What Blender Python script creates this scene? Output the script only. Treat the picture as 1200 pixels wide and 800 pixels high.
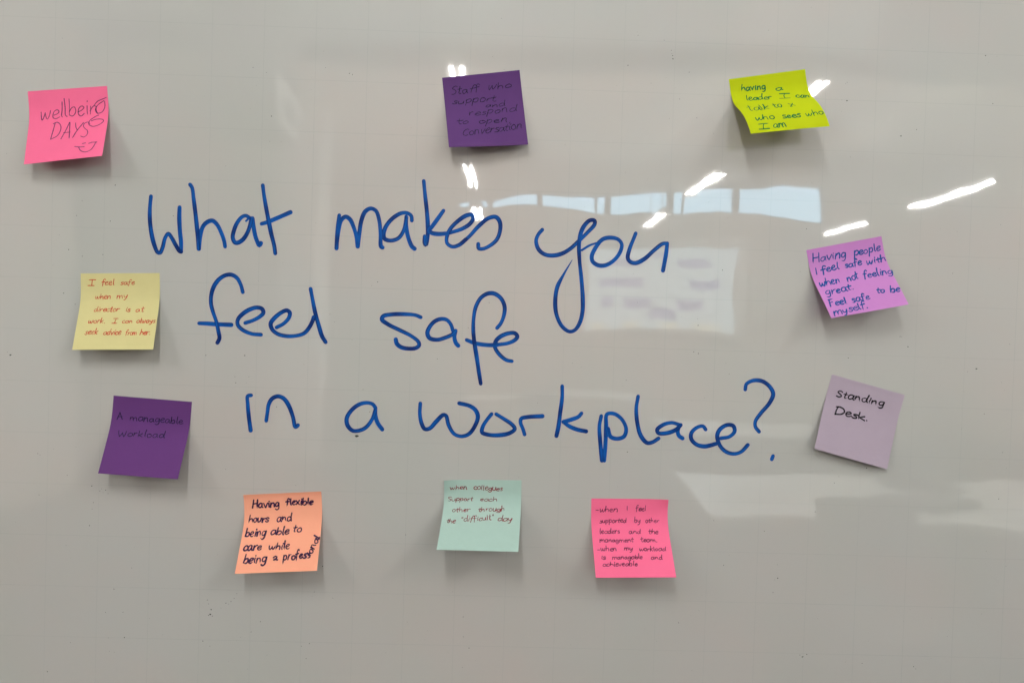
import bpy, bmesh, math, random
import numpy as np
from mathutils import Matrix, Vector

scene = bpy.context.scene
for _o in list(bpy.data.objects):
    bpy.data.objects.remove(_o)
col = scene.collection
BZ = 1.78          # world height of the board's origin; board millimetres (x, y, z out of the board) -> world metres


def W(x, y, z=0.0):
    return Vector((x / 1000.0, -z / 1000.0, BZ + y / 1000.0))


# ---------------------------------------------------------------- camera
CAM = (-0.02095, -0.01949, 0.03132, 34.88326, -282.32502, 727.16651)
rx, ry, rz, cx, cy, cz = CAM
cam = bpy.data.cameras.new('camera')
cam.sensor_fit = 'HORIZONTAL'
cam.sensor_width = 36.0
cam.lens = 36.0 * 867.0 / 1200.0
cam.clip_start = 0.02
cam.clip_end = 200.0
camo = bpy.data.objects.new('camera', cam)
col.objects.link(camo)
R = Matrix.Rotation(ry, 3, 'Y') @ Matrix.Rotation(rx, 3, 'X') @ Matrix.Rotation(rz, 3, 'Z')
M = Matrix.Rotation(math.pi / 2, 3, 'X')
camo.matrix_world = Matrix.Translation(W(cx, cy, cz)) @ (M @ R).to_4x4()
scene.camera = camo

# ---------------------------------------------------------------- overcast daylight outside the windows
world = bpy.data.worlds.new('World')
scene.world = world
world.use_nodes = True
bg = world.node_tree.nodes['Background']
bg.inputs['Color'].default_value = (0.50, 0.77, 1.0, 1)
bg.inputs['Strength'].default_value = 1.35

scene.view_settings.view_transform = 'Standard'
scene.view_settings.look = 'None'
scene.view_settings.gamma = 1.0
scene.view_settings.exposure = 2.12
LAMP = 36.0        # radiance of the fluorescent tubes (they are this place's light)
scene.cycles.use_adaptive_sampling = False
scene.cycles.max_bounces = 6
scene.cycles.diffuse_bounces = 3
scene.cycles.glossy_bounces = 3
scene.cycles.transmission_bounces = 4
scene.cycles.transparent_max_bounces = 12
scene.cycles.sample_clamp_indirect = 0.7
scene.cycles.blur_glossy = 0.0
scene.cycles.caustics_reflective = False
scene.cycles.caustics_refractive = False


# ---------------------------------------------------------------- materials
def lin(r, g, b):
    f = lambda c: (c / 255 / 12.92) if c / 255 <= 0.04045 else ((c / 255 + 0.055) / 1.055) ** 2.4
    return (f(r), f(g), f(b), 1)


class NT:
    def __init__(self, name):
        self.m = bpy.data.materials.new(name)
        self.m.use_nodes = True
        self.t = self.m.node_tree
        self.b = self.t.nodes['Principled BSDF']
        self.out = self.t.nodes['Material Output']

    def n(self, kind, **kw):
        nd = self.t.nodes.new(kind)
        for k, v in kw.items():
            if isinstance(k, str) and hasattr(nd, k):
                setattr(nd, k, v)
        return nd

    def l(self, a, b):
        self.t.links.new(a, b)

    def math(self, op, a, b=None, clamp=False):
        nd = self.n('ShaderNodeMath', operation=op, use_clamp=clamp)
        for i, v in enumerate((a, b)):
            if v is None:
                continue
            if hasattr(v, 'links') or isinstance(v, bpy.types.NodeSocket):
                self.l(v, nd.inputs[i])
            else:
                nd.inputs[i].default_value = v
        return nd.outputs[0]

    def noise(self, vec, scale, detail=2.0, rough=0.5):
        nd = self.n('ShaderNodeTexNoise')
        nd.inputs['Scale'].default_value = scale
        nd.inputs['Detail'].default_value = detail
        nd.inputs['Roughness'].default_value = rough
        if vec is not None:
            self.l(vec, nd.inputs['Vector'])
        return nd.outputs['Fac']

    def mapping(self, vec, sc=(1, 1, 1), loc=(0, 0, 0), rot=(0, 0, 0)):
        nd = self.n('ShaderNodeMapping')
        nd.inputs['Scale'].default_value = sc
        nd.inputs['Location'].default_value = loc
        nd.inputs['Rotation'].default_value = rot
        self.l(vec, nd.inputs['Vector'])
        return nd.outputs[0]

    def mix(self, f, a, b, blend='MIX'):
        nd = self.n('ShaderNodeMix', data_type='RGBA', blend_type=blend)
        for i, v in ((0, f), (6, a), (7, b)):
            if isinstance(v, bpy.types.NodeSocket):
                self.l(v, nd.inputs[i])
            else:
                nd.inputs[i].default_value = v
        return nd.outputs[2]

    def bump(self, h, dist, strength=1.0, prev=None):
        nd = self.n('ShaderNodeBump')
        nd.inputs['Strength'].default_value = strength
        nd.inputs['Distance'].default_value = dist
        self.l(h, nd.inputs['Height'])
        if prev is not None:
            self.l(prev, nd.inputs['Normal'])
        return nd.outputs[0]


def plain(name, rgb, rough=0.7, var=0.06, scale=4.0, metal=0.0, spec=0.5, bump=0.0005):
    k = NT(name)
    g = k.n('ShaderNodeTexCoord')
    f = k.noise(g.outputs['Object'], scale, 4.0, 0.6)
    lo = tuple(c * (1 - var) for c in rgb) + (1,)
    hi = tuple(min(1, c * (1 + var)) for c in rgb) + (1,)
    k.l(k.mix(f, lo, hi), k.b.inputs['Base Color'])
    k.b.inputs['Roughness'].default_value = rough
    k.b.inputs['Metallic'].default_value = metal
    k.b.inputs['Specular IOR Level'].default_value = spec
    f2 = k.noise(g.outputs['Object'], scale * 25, 2.0)
    k.l(k.bump(f2, bump), k.b.inputs['Normal'])
    return k.m


def mat_whiteboard():
    k = NT('white_enamel')
    g = k.n('ShaderNodeTexCoord').outputs['Object']     # object space: x right, z up, metres, origin on a printed grid crossing
    sep = k.n('ShaderNodeSeparateXYZ')
    k.l(g, sep.inputs[0])

    def lines(v, pitch, half):
        a = k.math('DIVIDE', v, pitch)
        a = k.math('SUBTRACT', a, k.math('ROUND', a))
        a = k.math('ABSOLUTE', a)
        a = k.math('SUBTRACT', a, half / pitch)
        a = k.math('MULTIPLY', a, -pitch / 0.00035, )
        return k.math('ADD', a, 0.5, True)
    gx = lines(sep.outputs['X'], 0.05, 0.00020)
    gz = lines(sep.outputs['Z'], 0.05, 0.00020)
    grid = k.math('MAXIMUM', gx, gz)
    # the printed grid has faded unevenly
    fade = k.noise(g, 3.2, 3.0, 0.6)
    fade2 = k.noise(g, 90.0, 2.0, 0.6)
    fd = k.math('MULTIPLY', k.math('MULTIPLY', grid, fade), fade2)
    grid_a = k.math('MULTIPLY', fd, 1.25, True)
    # quarter grid, hardly visible
    q = k.math('MAXIMUM', lines(sep.outputs['X'], 0.01, 0.00008), lines(sep.outputs['Z'], 0.01, 0.00008))
    q_a = k.math('MULTIPLY', k.math('MULTIPLY', q, fade), 0.09)
    ga = k.math('MAXIMUM', grid_a, q_a)
    # wiped-out marker ghosts: large soft smears, pinkish and greenish
    s1 = k.noise(k.mapping(g, (2.4, 1, 3.4), rot=(0, 0.5, 0)), 1.6, 5.0, 0.55)
    s2 = k.noise(k.mapping(g, (3.1, 1, 2.2), loc=(7, 0, 3)), 1.3, 4.0, 0.5)
    r = k.n('ShaderNodeMapRange')
    r.inputs[1].default_value = 0.42
    r.inputs[2].default_value = 0.66
    k.l(s1, r.inputs[0])
    r2 = k.n('ShaderNodeMapRange')
    r2.inputs[1].default_value = 0.45
    r2.inputs[2].default_value = 0.7
    k.l(s2, r2.inputs[0])
    base = (0.460, 0.460, 0.450, 1)
    c = k.mix(r.outputs[0], base, (0.485, 0.449, 0.431, 1))
    c = k.mix(r2.outputs[0], c, (0.436, 0.451, 0.427, 1))
    # faint dirt speckle
    sp = k.noise(g, 420.0, 2.0, 0.7)
    c = k.mix(k.math('MULTIPLY', sp, 0.05), c, (0.55, 0.52, 0.48, 1))
    c = k.mix(ga, c, (0.30, 0.32, 0.33, 1))
    k.l(c, k.b.inputs['Base Color'])
    # wiping haze changes the gloss a little
    h = k.noise(k.mapping(g, (1.0, 1, 6.0), rot=(0, 0.25, 0)), 5.0, 5.0, 0.6)
    rr = k.n('ShaderNodeMapRange')
    rr.inputs[3].default_value = 0.008
    rr.inputs[4].default_value = 0.04
    k.l(h, rr.inputs[0])
    # a clear glaze over slightly satin enamel: sharp reflections from the glaze, a broad sheen from below it
    k.l(rr.outputs[0], k.b.inputs['Coat Roughness'])
    k.b.inputs['Coat Weight'].default_value = 1.0
    k.b.inputs['Coat IOR'].default_value = 1.78
    k.b.inputs['Roughness'].default_value = 0.60
    k.b.inputs['IOR'].default_value = 1.7
    # the sheet steel is not flat: slow waves of a few tenths of a millimetre
    w1 = k.noise(k.mapping(g, (1.0, 1.0, 0.75)), 5.2, 1.0, 0.4)
    w2 = k.noise(k.mapping(g, (1.5, 1.0, 1.0), loc=(3, 0, 1)), 17.0, 1.0, 0.4)
    nb = k.bump(w1, 0.0014)
    nb = k.bump(w2, 0.00012, prev=nb)
    k.l(nb, k.b.inputs['Normal'])
    k.l(nb, k.b.inputs['Coat Normal'])
    return k.m


def mat_marker(name, dark, light, rough=0.4, streak=0.55):
    """Dry-wipe ink: UV u runs along the stroke in mm, v across it from 0 to 1."""
    k = NT(name)
    uv = k.n('ShaderNodeUVMap').outputs[0]
    a = k.noise(k.mapping(uv, (0.02, 5.0, 1)), 1.0, 3.0, 0.6)
    b = k.noise(k.mapping(uv, (0.045, 0.3, 1), loc=(11, 5, 0)), 1.0, 2.0, 0.5)
    f = k.math('MULTIPLY', a, b)
    r = k.n('ShaderNodeMapRange')
    r.inputs[1].default_value = 0.14
    r.inputs[2].default_value = 0.34
    k.l(f, r.inputs[0])
    k.l(k.mix(r.outputs[0], dark, light), k.b.inputs['Base Color'])
    k.b.inputs['Roughness'].default_value = rough
    k.b.inputs['Specular IOR Level'].default_value = 0.12
    # the ink thins out in streaks where the board shows through
    tr = k.n('ShaderNodeBsdfTransparent')
    tr.inputs[0].default_value = (0.80, 0.86, 0.97, 1)
    mx = k.n('ShaderNodeMixShader')
    s = k.noise(k.mapping(uv, (0.03, 9.0, 1), loc=(2, 9, 0)), 1.0, 2.0, 0.7)
    rs = k.n('ShaderNodeMapRange')
    rs.inputs[1].default_value = 0.52
    rs.inputs[2].default_value = 0.80
    rs.inputs[4].default_value = streak
    k.l(s, rs.inputs[0])
    k.l(rs.outputs[0], mx.inputs[0])
    k.l(k.b.outputs[0], mx.inputs[1])
    k.l(tr.outputs[0], mx.inputs[2])
    k.l(mx.outputs[0], k.out.inputs[0])
    return k.m


def mat_pen(name, rgb, skip=0.35):
    k = NT(name)
    g = k.n('ShaderNodeTexCoord').outputs['Object']
    k.b.inputs['Base Color'].default_value = rgb
    k.b.inputs['Roughness'].default_value = 0.6
    k.b.inputs['Specular IOR Level'].default_value = 0.2
    tr = k.n('ShaderNodeBsdfTransparent')
    mx = k.n('ShaderNodeMixShader')
    s = k.noise(g, 900.0, 2.0, 0.7)
    r = k.n('ShaderNodeMapRange')
    r.inputs[1].default_value = 0.42
    r.inputs[2].default_value = 0.68
    r.inputs[3].default_value = 0.04
    r.inputs[4].default_value = skip
    k.l(s, r.inputs[0])
    k.l(r.outputs[0], mx.inputs[0])
    k.l(k.b.outputs[0], mx.inputs[1])
    k.l(tr.outputs[0], mx.inputs[2])
    k.l(mx.outputs[0], k.out.inputs[0])
    return k.m


def mat_paper(name, rgb):
    k = NT(name)
    g = k.n('ShaderNodeTexCoord').outputs['Object']
    f = k.noise(g, 60.0, 5.0, 0.65)
    f2 = k.noise(g, 1400.0, 3.0, 0.7)
    lo = tuple(c * 0.95 for c in rgb) + (1,)
    hi = tuple(min(1, c * 1.05) for c in rgb) + (1,)
    c = k.mix(f, lo, hi)
    c = k.mix(k.math('MULTIPLY', f2, 0.10), c, tuple(c_ * 0.75 for c_ in rgb) + (1,))
    k.l(c, k.b.inputs['Base Color'])
    k.b.inputs['Roughness'].default_value = 0.85
    k.b.inputs['Specular IOR Level'].default_value = 0.15
    k.l(k.bump(f2, 0.00004, prev=k.bump(f, 0.0004)), k.b.inputs['Normal'])
    # thin paper passes some light
    tl = k.n('ShaderNodeBsdfTranslucent')
    k.l(c, tl.inputs[0])
    mx = k.n('ShaderNodeMixShader')
    mx.inputs[0].default_value = 0.12
    k.l(k.b.outputs[0], mx.inputs[1])
    k.l(tl.outputs[0], mx.inputs[2])
    k.l(mx.outputs[0], k.out.inputs[0])
    return k.m


def mat_emit(name, rgb, strength):
    k = NT(name)
    k.b.inputs['Base Color'].default_value = (0.8, 0.8, 0.8, 1)
    k.b.inputs['Emission Color'].default_value = rgb + (1,)
    k.b.inputs['Emission Strength'].default_value = strength
    return k.m


def mat_glass():
    k = NT('window_glass')
    t = k.n('ShaderNodeBsdfTransparent')
    t.inputs[0].default_value = (0.93, 0.97, 0.96, 1)
    gl = k.n('ShaderNodeBsdfGlossy')
    gl.inputs['Roughness'].default_value = 0.02
    mx = k.n('ShaderNodeMixShader')
    fr = k.n('ShaderNodeFresnel')
    k.l(fr.outputs[0], mx.inputs[0])
    k.l(t.outputs[0], mx.inputs[1])
    k.l(gl.outputs[0], mx.inputs[2])
    k.l(mx.outputs[0], k.out.inputs[0])
    return k.m


def mat_screen():
    """Projected slide: pale page with a few soft lilac text blocks and a band of leaf shapes along its foot."""
    k = NT('projected_slide')
    g = k.n('ShaderNodeTexCoord').outputs['Generated']
    sep = k.n('ShaderNodeSeparateXYZ')
    k.l(g, sep.inputs[0])
    X, Z = sep.outputs['X'], sep.outputs['Z']

    def box(x0, x1, z0, z1):
        a = k.math('MULTIPLY', k.math('GREATER_THAN', X, x0), k.math('LESS_THAN', X, x1))
        b = k.math('MULTIPLY', k.math('GREATER_THAN', Z, z0), k.math('LESS_THAN', Z, z1))
        return k.math('MULTIPLY', a, b)
    # the slide as one standing in the room and facing it reads it: x runs the other way round
    m = None
    for b in ((0.45, 0.55, .86, .96), (0.66, 0.84, .76, .86), (0.12, 0.40, .76, .86), (0.08, 0.42, .50, .62),
              (0.74, 0.91, .50, .62), (0.11, 0.20, .24, .36), (0.29, 0.46, .24, .36), (0.66, 0.83, .24, .36), (0.46, 0.64, .11, .24)):
        q = box(*b)
        m = q if m is None else k.math('MAXIMUM', m, q)
    w = k.n('ShaderNodeTexWave')
    w.inputs['Scale'].default_value = 1.35
    w.inputs['Distortion'].default_value = 3.0
    k.l(g, w.inputs['Vector'])
    foot = k.math('MULTIPLY', k.math('LESS_THAN', Z, 0.08), w.outputs['Fac'])
    c = k.mix(m, (0.70, 0.90, 1.0, 1), (0.30, 0.34, 0.66, 1))
    c = k.mix(foot, c, (0.95, 0.92, 0.70, 1))
    k.l(c, k.b.inputs['Base Color'])
    k.l(c, k.b.inputs['Emission Color'])
    k.b.inputs['Emission Strength'].default_value = 0.30
    return k.m


# ---------------------------------------------------------------- mesh helpers
def link(name, me, mat, parent=None):
    o = bpy.data.objects.new(name, me)
    if mat:
        me.materials.append(mat)
    col.objects.link(o)
    if parent:
        o.parent = parent
    return o


def empty(name, loc=(0, 0, 0), parent=None):
    o = bpy.data.objects.new(name, None)
    o.location = loc
    o.empty_display_size = 0.05
    col.objects.link(o)
    if parent:
        o.parent = parent
    return o


def tag(o, label, cat, group=None):
    o['label'] = label
    o['category'] = cat
    if group:
        o['group'] = group
    return o


def bm_box(bm, a, b, bevel=0.0):
    r = bmesh.ops.create_cube(bm, size=1.0)
    vs = r['verts']
    for v in vs:
        v.co = Vector([(a[i] + b[i]) / 2 + v.co[i] * (b[i] - a[i]) for i in range(3)])
    if bevel:
        es = list({e for v in vs for e in v.link_edges})
        bmesh.ops.bevel(bm, geom=es, offset=bevel, segments=2, affect='EDGES', profile=0.6)


def bm_cyl(bm, p, q, r, seg=12, r2=None):
    p, q = Vector(p), Vector(q)
    d = q - p
    m = Matrix.Translation((p + q) / 2) @ d.to_track_quat('Z', 'Y').to_matrix().to_4x4()
    bmesh.ops.create_cone(bm, cap_ends=True, segments=seg, radius1=r, radius2=r if r2 is None else r2, depth=d.length, matrix=m)


def fin(name, bm, mat, parent=None, smooth=False):
    me = bpy.data.meshes.new(name)
    bm.to_mesh(me)
    bm.free()
    if smooth:
        for p in me.polygons:
            p.use_smooth = True
    return link(name, me, mat, parent)


def boxes(name, lst, mat, parent=None, bevel=0.0):
    bm = bmesh.new()
    for a, b in lst:
        bm_box(bm, a, b, bevel)
    return fin(name, bm, mat, parent)


def struct(o):
    o['kind'] = 'structure'
    return o


def smooth_line(pts, step):
    """Catmull-Rom through pts (a repeated point is a sharp corner), resampled about every step."""
    P = [np.array(p, float) for p in pts]
    if len(P) == 1:
        P = [P[0], P[0] + 1e-3]
    if len(P) == 2:
        n = max(1, int(np.linalg.norm(P[1] - P[0]) / step))
        return [P[0] + (P[1] - P[0]) * i / n for i in range(n + 1)]
    out = []
    for i in range(len(P) - 1):
        p1, p2 = P[i], P[i + 1]
        d = np.linalg.norm(p2 - p1)
        if d < 1e-6:
            continue
        p0 = P[i - 1] if i else 2 * p1 - p2
        p3 = P[i + 2] if i + 2 < len(P) else 2 * p2 - p1
        t0, t1 = 0.0, max(1e-6, np.linalg.norm(p1 - p0)) ** 0.5
        t2 = t1 + d ** 0.5
        t3 = t2 + max(1e-6, np.linalg.norm(p3 - p2)) ** 0.5
        n = max(1, int(math.ceil(d / step)))
        for q in range(n):
            t = t1 + (t2 - t1) * q / n
            a1 = p0 + (p1 - p0) * ((t - t0) / max(1e-9, t1 - t0))
            a2 = p1 + (p2 - p1) * ((t - t1) / (t2 - t1))
            a3 = p2 + (p3 - p2) * ((t - t2) / max(1e-9, t3 - t2))
            b1 = a1 + (a2 - a1) * ((t - t0) / (t2 - t0))
            b2 = a2 + (a3 - a2) * ((t - t1) / max(1e-9, t3 - t1))
            out.append(b1 + (b2 - b1) * ((t - t1) / (t2 - t1)))
    out.append(P[-1])
    return out


def ribbon(strokes, place, lift0=0.10, lift1=0.05):
    """strokes: list of (points, width, taper_in, taper_out); place(x, y, h) -> world. Returns mesh data of flat ink strokes with round ends."""
    V, Fc, UV = [], [], []
    rnd = random.Random(5)
    for si, (pts, w, tin, tout) in enumerate(strokes):
        n = len(pts)
        P = np.array(pts)
        T = np.gradient(P, axis=0) if n > 2 else np.array([P[-1] - P[0]] * n)
        T /= np.maximum(1e-9, np.linalg.norm(T, axis=1))[:, None]
        Nn = np.stack([-T[:, 1], T[:, 0]], 1)
        L = np.concatenate([[0], np.cumsum(np.linalg.norm(P[1:] - P[:-1], axis=1))])
        tot = L[-1]
        h = w / 2
        sec = [(P[0] - T[0] * h * .95, .30), (P[0] - T[0] * h * .62, .78)] + [(P[i], 1.0) for i in range(n)] + \
              [(P[-1] + T[-1] * h * .62, .78), (P[-1] + T[-1] * h * .95, .30)]
        dirs = [Nn[0]] * 2 + list(Nn) + [Nn[-1]] * 2
        LL = [0, 0] + list(L) + [tot, tot]
        off = rnd.uniform(0, 400)
        b0 = len(V)
        ph = rnd.uniform(0, 6)
        for i, ((c, f), d, l) in enumerate(zip(sec, dirs, LL)):
            k = f
            if tin and l < tin and tot > 2 * tin:
                k *= 0.25 + 0.75 * l / tin
            if tout and tot - l < tout and tot > 2 * tout:
                k *= 0.2 + 0.8 * (tot - l) / tout
            k *= 1 + 0.07 * math.sin(l / w * 0.35 + ph) + 0.03 * math.sin(l / w * 1.1 + ph * 2)
            hh = lift0 + si * 0.02 + lift1 * (l / max(tot, 1e-6))
            for s in (-1, 0, 1):
                q = c + d * h * k * s
                V.append(place(q[0], q[1], hh))
                UV.append((l + off, (s + 1) / 2 + off))
        m = len(sec)
        for i in range(m - 1):
            for s in (0, 1):
                a = b0 + i * 3 + s
                Fc.append((a, a + 1, a + 4, a + 3))
    return V, Fc, UV


def ink_mesh(name, strokes, place, mat, parent, **kw):
    V, Fc, UV = ribbon(strokes, place, **kw)
    me = bpy.data.meshes.new(name)
    me.from_pydata([tuple(v) for v in V], [], Fc)
    uvl = me.uv_layers.new(name='UVMap')
    for lp in me.loops:
        uvl.data[lp.index].uv = UV[lp.vertex_index]
    me.update()
    return link(name, me, mat, parent)


# ---------------------------------------------------------------- a handwritten stroke alphabet (x-height 10, baseline 0)
G = {
 'a': (10, '8,8.5 6,10 3,9.5 1,6 1,2.5 3,.3 6,1.5 8,5 8.3,9.3|8.3,9.5 8,4 8.8,.8 10,.4'),
 'b': (9.5, '1.3,18 1.2,10 1,1|1.2,5 3.5,9 6.5,9.3 8,6 7.4,2 4.5,.2 1.4,1.6'),
 'c': (8.5, '7.6,8.3 5.5,10 3,9 1.2,6 1.3,2.5 3.5,.2 6,.6 8,2.4'),
 'd': (10, '7.8,7 6,9.3 3,8.6 1.2,5.5 1.5,1.8 3.8,.2 6.5,2 8,6|8.8,18 8.2,10 8.3,3 9.4,.3'),
 'e': (8.5, '1.5,5 5,5.6 7.4,7.4 6.6,9.6 4,9.8 1.6,7 1.2,3.4 3,.4 6,.5 8.2,2.5'),
 'f': (7.5, '7.4,15.4 6,17.8 4,17 3,13 2.8,5 2.4,-3|.3,9 3,9.2 6.4,9.8'),
 'g': (9.5, '7.6,8.6 5.4,10 2.6,9 1,5.5 1.8,1.8 4.4,1 7,4 8,9|8,9.4 8,2 7,-4.5 4,-6.6 1,-5'),
 'h': (9.8, '1.6,18 1.4,9 1,0|1.3,5 3.8,9.2 6.6,9.2 7.6,5 8,.3'),
 'i': (4.5, '2.2,9.6 2,4 2.6,.3|2.6,13.6 2.9,14.2'),
 'j': (5, '3,9.6 3,0 2,-5 0,-6|3.4,13.6 3.7,14.2'),
 'k': (9, '1.6,18 1.3,9 1,0|7,10 3.5,6.4 1.4,4.9|1.4,5 4,3 7.6,.2'),
 'l': (4.4, '2,18 1.8,9 2,2 3.2,.2'),
 'm': (14.5, '1.2,9.6 1.2,5 1,0|1.2,5 3.4,9 5.6,9.4 6.6,5 6.8,.4|6.8,5 9,9 11.4,9.2 12.2,5 12.8,.3'),
 'n': (9.8, '1.2,9.6 1.2,5 1,0|1.2,5 3.6,9 6.4,9.4 7.6,5.4 8,.3'),
 'o': (9, '5,9.8 2.2,8.4 1,5 2,1.2 4.6,.1 7.2,2 8,5.6 6.8,9 4.6,9.9'),
 'p': (9.5, '1.6,9.8 1.4,2 1,-7|1.4,6 3.6,9.6 6.8,9.4 8,6 6.6,2 4,.6 1.6,2'),
 'q': (9.5, '7.6,8.6 5.4,10 2.6,9 1,5.5 1.8,1.8 4.4,1 7,4 8,9|8,9.4 8,-6.5'),
 'r': (7.5, '1.4,9.6 1.3,5 1.2,0|1.3,5 3,8.6 5,9.7 7,9'),
 's': (7.6, '6.6,8.8 4.4,10 2,8.8 2.4,6.4 5.4,4.6 6.4,2.4 4.6,.2 2,.3 .6,1.8'),
 't': (7, '3.4,15.4 3,9 2.8,3 4,.4 6,.8|.4,10 3,10.2 6.6,10.8'),
 'u': (9.6, '1.2,9.6 1,4 2.4,.6 5,.6 7.4,4 8,9.4|8,9.4 8,4 8.8,.5'),
 'v': (8.6, '.8,9.6 2.4,4 4,.3|4,.3 6,5 7.8,9.8'),
 'w': (12.5, '1,9.6 1.4,4 2.8,.4 4.6,3 6,8|6,8 6.8,2.4 8.4,.4 10.4,4 11.4,9.8'),
 'x': (8.6, '1,9.4 4,5 7.8,.3|7.4,9.7 4,5 .8,.2'),
 'y': (9, '1.2,9.6 1.4,5 3.4,2.6 6,4.4 7.6,9.4|7.8,9.6 7,2 5,-4.4 1.6,-6.4'),
 'z': (8.6, '1,9 4,9.6 7.2,9.2|7.2,9.2 4,5 1,.4|1,.4 4,.8 7.8,.6'),
 'A': (12, '5.6,17.4 3.4,9 .8,0|5.8,17.4 8,9 10.6,0|1.6,6.4 6,6.8 10.2,6.6'),
 'C': (11, '10,14.4 7.4,17 3.6,14.6 1.4,8.6 2,2.6 5.4,0 9,1.6'),
 'D': (13, '2.6,17 2,9 1.4,0|.6,16 5.4,17.2 10,14 11.4,8.6 8.6,3 1.2,-.4'),
 'F': (9, '1.6,17 1.4,9 1.2,0|1.2,16.6 5,17 8.6,17.2|1.4,9 4,9.4 7,9.6'),
 'H': (12.4, '1.6,17 1.4,9 1.2,0|10.4,17 10.2,9 10.4,0|1.4,8.6 6,9 10.2,9.2'),
 'I': (9, '4.4,16 4.2,8 4.4,.2|.4,16 4,16.2 8.4,16.2|.2,0 4,.2 8.4,.2'),
 'S': (9.6, '8.6,14.8 6.4,17 2.6,16 1.4,12.8 4.4,9.8 7.4,7 7.8,3 5,.2 1,1.4'),
 'W': (15, '1,16 2,7 3.8,.3|3.8,.3 6,6 7.2,11|7.2,11 8.6,5 10.4,.4|10.4,.4 12.4,8 13.6,16.4'),
 'Y': (11, '.8,17 3,12 5.4,8.6|10.2,17.2 5.4,8.6 2.4,0'),
 '|': (4, '2,16 2,0'),
 '&': (10, '9,2 6,6 2.4,9 1.6,10.6|8.2,9.6 5,5 1,1.4 1,1.4 4,1'),
 '2': (10, '1,8.4 4,11 7.4,9 6.6,5 1.8,1.6 1.8,1.6 5,3.4 9.4,.6'),
 '.': (4, '1.8,.4 2.1,.1'),
 ',': (4, '2.4,1 1.6,-2.4'),
 '-': (8, '.6,5.2 6,5.4'),
 '"': (5.6, '1.6,17 1.4,13.4|3.8,17.2 3.6,13.6'),
}
ALT = {
 'e': ['1,4.6 5.4,6.4 7,8.8 5,10.2 2,8.4 1,4.6 2.2,1 5,.2 8,2.2', '1.8,4.4 6,5.8 7.2,8.2 5.4,9.8 2.6,8.8 1,5.2 1.6,1.2 4.4,-.2 8,1.4'],
 'a': ['7.4,9 4.4,9.6 1.4,6.8 1.2,2.2 3.6,0 6.4,2.4 7.8,8.8|7.9,9 7.8,3.4 9.6,.2'],
 'n': ['1.4,9.8 1,0|1,4 4,9.4 6.8,8.6 7.4,4 8.6,0', '1,9 1.5,4 1.3,.2|1.4,3.6 3.2,8.2 5.8,9.8 7.2,6.6 7.7,.2'],
 'r': ['1.2,9.4 1.5,.2|1.4,4.4 4,8.9 7,9.5'],
 's': ['6.8,9.4 3,9.6 2,7.2 5.8,4.6 6.2,1.4 3,-.2 .6,.8'],
 'o': ['4.4,9.6 1.6,7.8 1,4 3,.4 6,.6 7.8,4.4 6.6,8.8 4.2,9.7 5.2,9.2'],
}


def word_strokes(text, x0, y0, x1, y1, xh, rnd, slant, w, messy):
    """Lay a word along the note-millimetre baseline (x0,y0)-(x1,y1), y counted downwards."""
    total = sum(G[c][0] for c in text) - 1.0
    L = math.hypot(x1 - x0, y1 - y0)
    sx, sy = L / total, xh / 10.0
    ux, uy = (x1 - x0) / L, (y1 - y0) / L
    out, cur = [], 0.0
    for c in text:
        adv, st = G[c]
        if c in ALT and rnd.random() < 0.6:
            st = rnd.choice(ALT[c])
        jy, js, jw = rnd.uniform(-.7, .7) * messy, 1 + rnd.uniform(-.13, .13) * messy, 1 + rnd.uniform(-.08, .08) * messy
        jsl = slant + rnd.uniform(-.07, .07) * messy
        for s in st.split('|'):
            pts = []
            for p in s.split():
                gx, gy = (float(v) for v in p.split(','))
                gx += rnd.uniform(-.35, .35) * messy
                gy = gy * js + rnd.uniform(-.35, .35) * messy + jy
                a = (cur + gx * jw) * sx + gy * jsl * sy
                b = gy * sy
                pts.append((x0 + ux * a + uy * b, y0 + uy * a - ux * b))
            line = smooth_line(pts, max(0.5, xh * .16))
            ww = w * rnd.uniform(.76, 1.18)
            out.append((line, ww, 0, ww * 1.2 if rnd.random() < .4 else 0))
        cur += adv
    return out


def note_surface(fit):
    """The curled sheet: glued along its top band, lifting away towards the foot. Returns f(x_mm, y_mm, h) -> world."""
    bx, by, rot, aL, aR, c, k = fit
    NS = 48
    tt = np.linspace(0, 1, NS + 1)
    u = np.clip((tt - .1) / .45, 0, 1)
    u = u * u * (3 - 2 * u)
    cr, sr = math.cos(rot), math.sin(rot)
    cache = {}

    def profile(s):
        key = round(s, 4)
        if key not in cache:
            th = (aL * (1 - s) + aR * s) * u * (1 + c * (tt - .5))
            dz, dy = np.sin(th), np.cos(th)
            cache[key] = (np.concatenate([[0], np.cumsum((dz[1:] + dz[:-1]) / 2)]) * 76 / NS,
                          np.concatenate([[0], np.cumsum((dy[1:] + dy[:-1]) / 2)]) * 76 / NS, th)
        return cache[key]

    def f(xm, ym, h=0.0):
        s, t = xm / 76.0, min(1.0, max(0.0, ym / 76.0))
        Z, Y, TH = profile(s)
        i = min(NS - 1, int(t * NS))
        q = t * NS - i
        z = Z[i] * (1 - q) + Z[i + 1] * q
        y = -(Y[i] * (1 - q) + Y[i + 1] * q)
        th = TH[i] * (1 - q) + TH[i + 1] * q
        x = (s - .5) * 76 + k * z
        y += h * math.sin(th)
        z += h * math.cos(th) + 0.12
        return W(bx + cr * x - sr * y, by + sr * x + cr * y, z)
    return f


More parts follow.
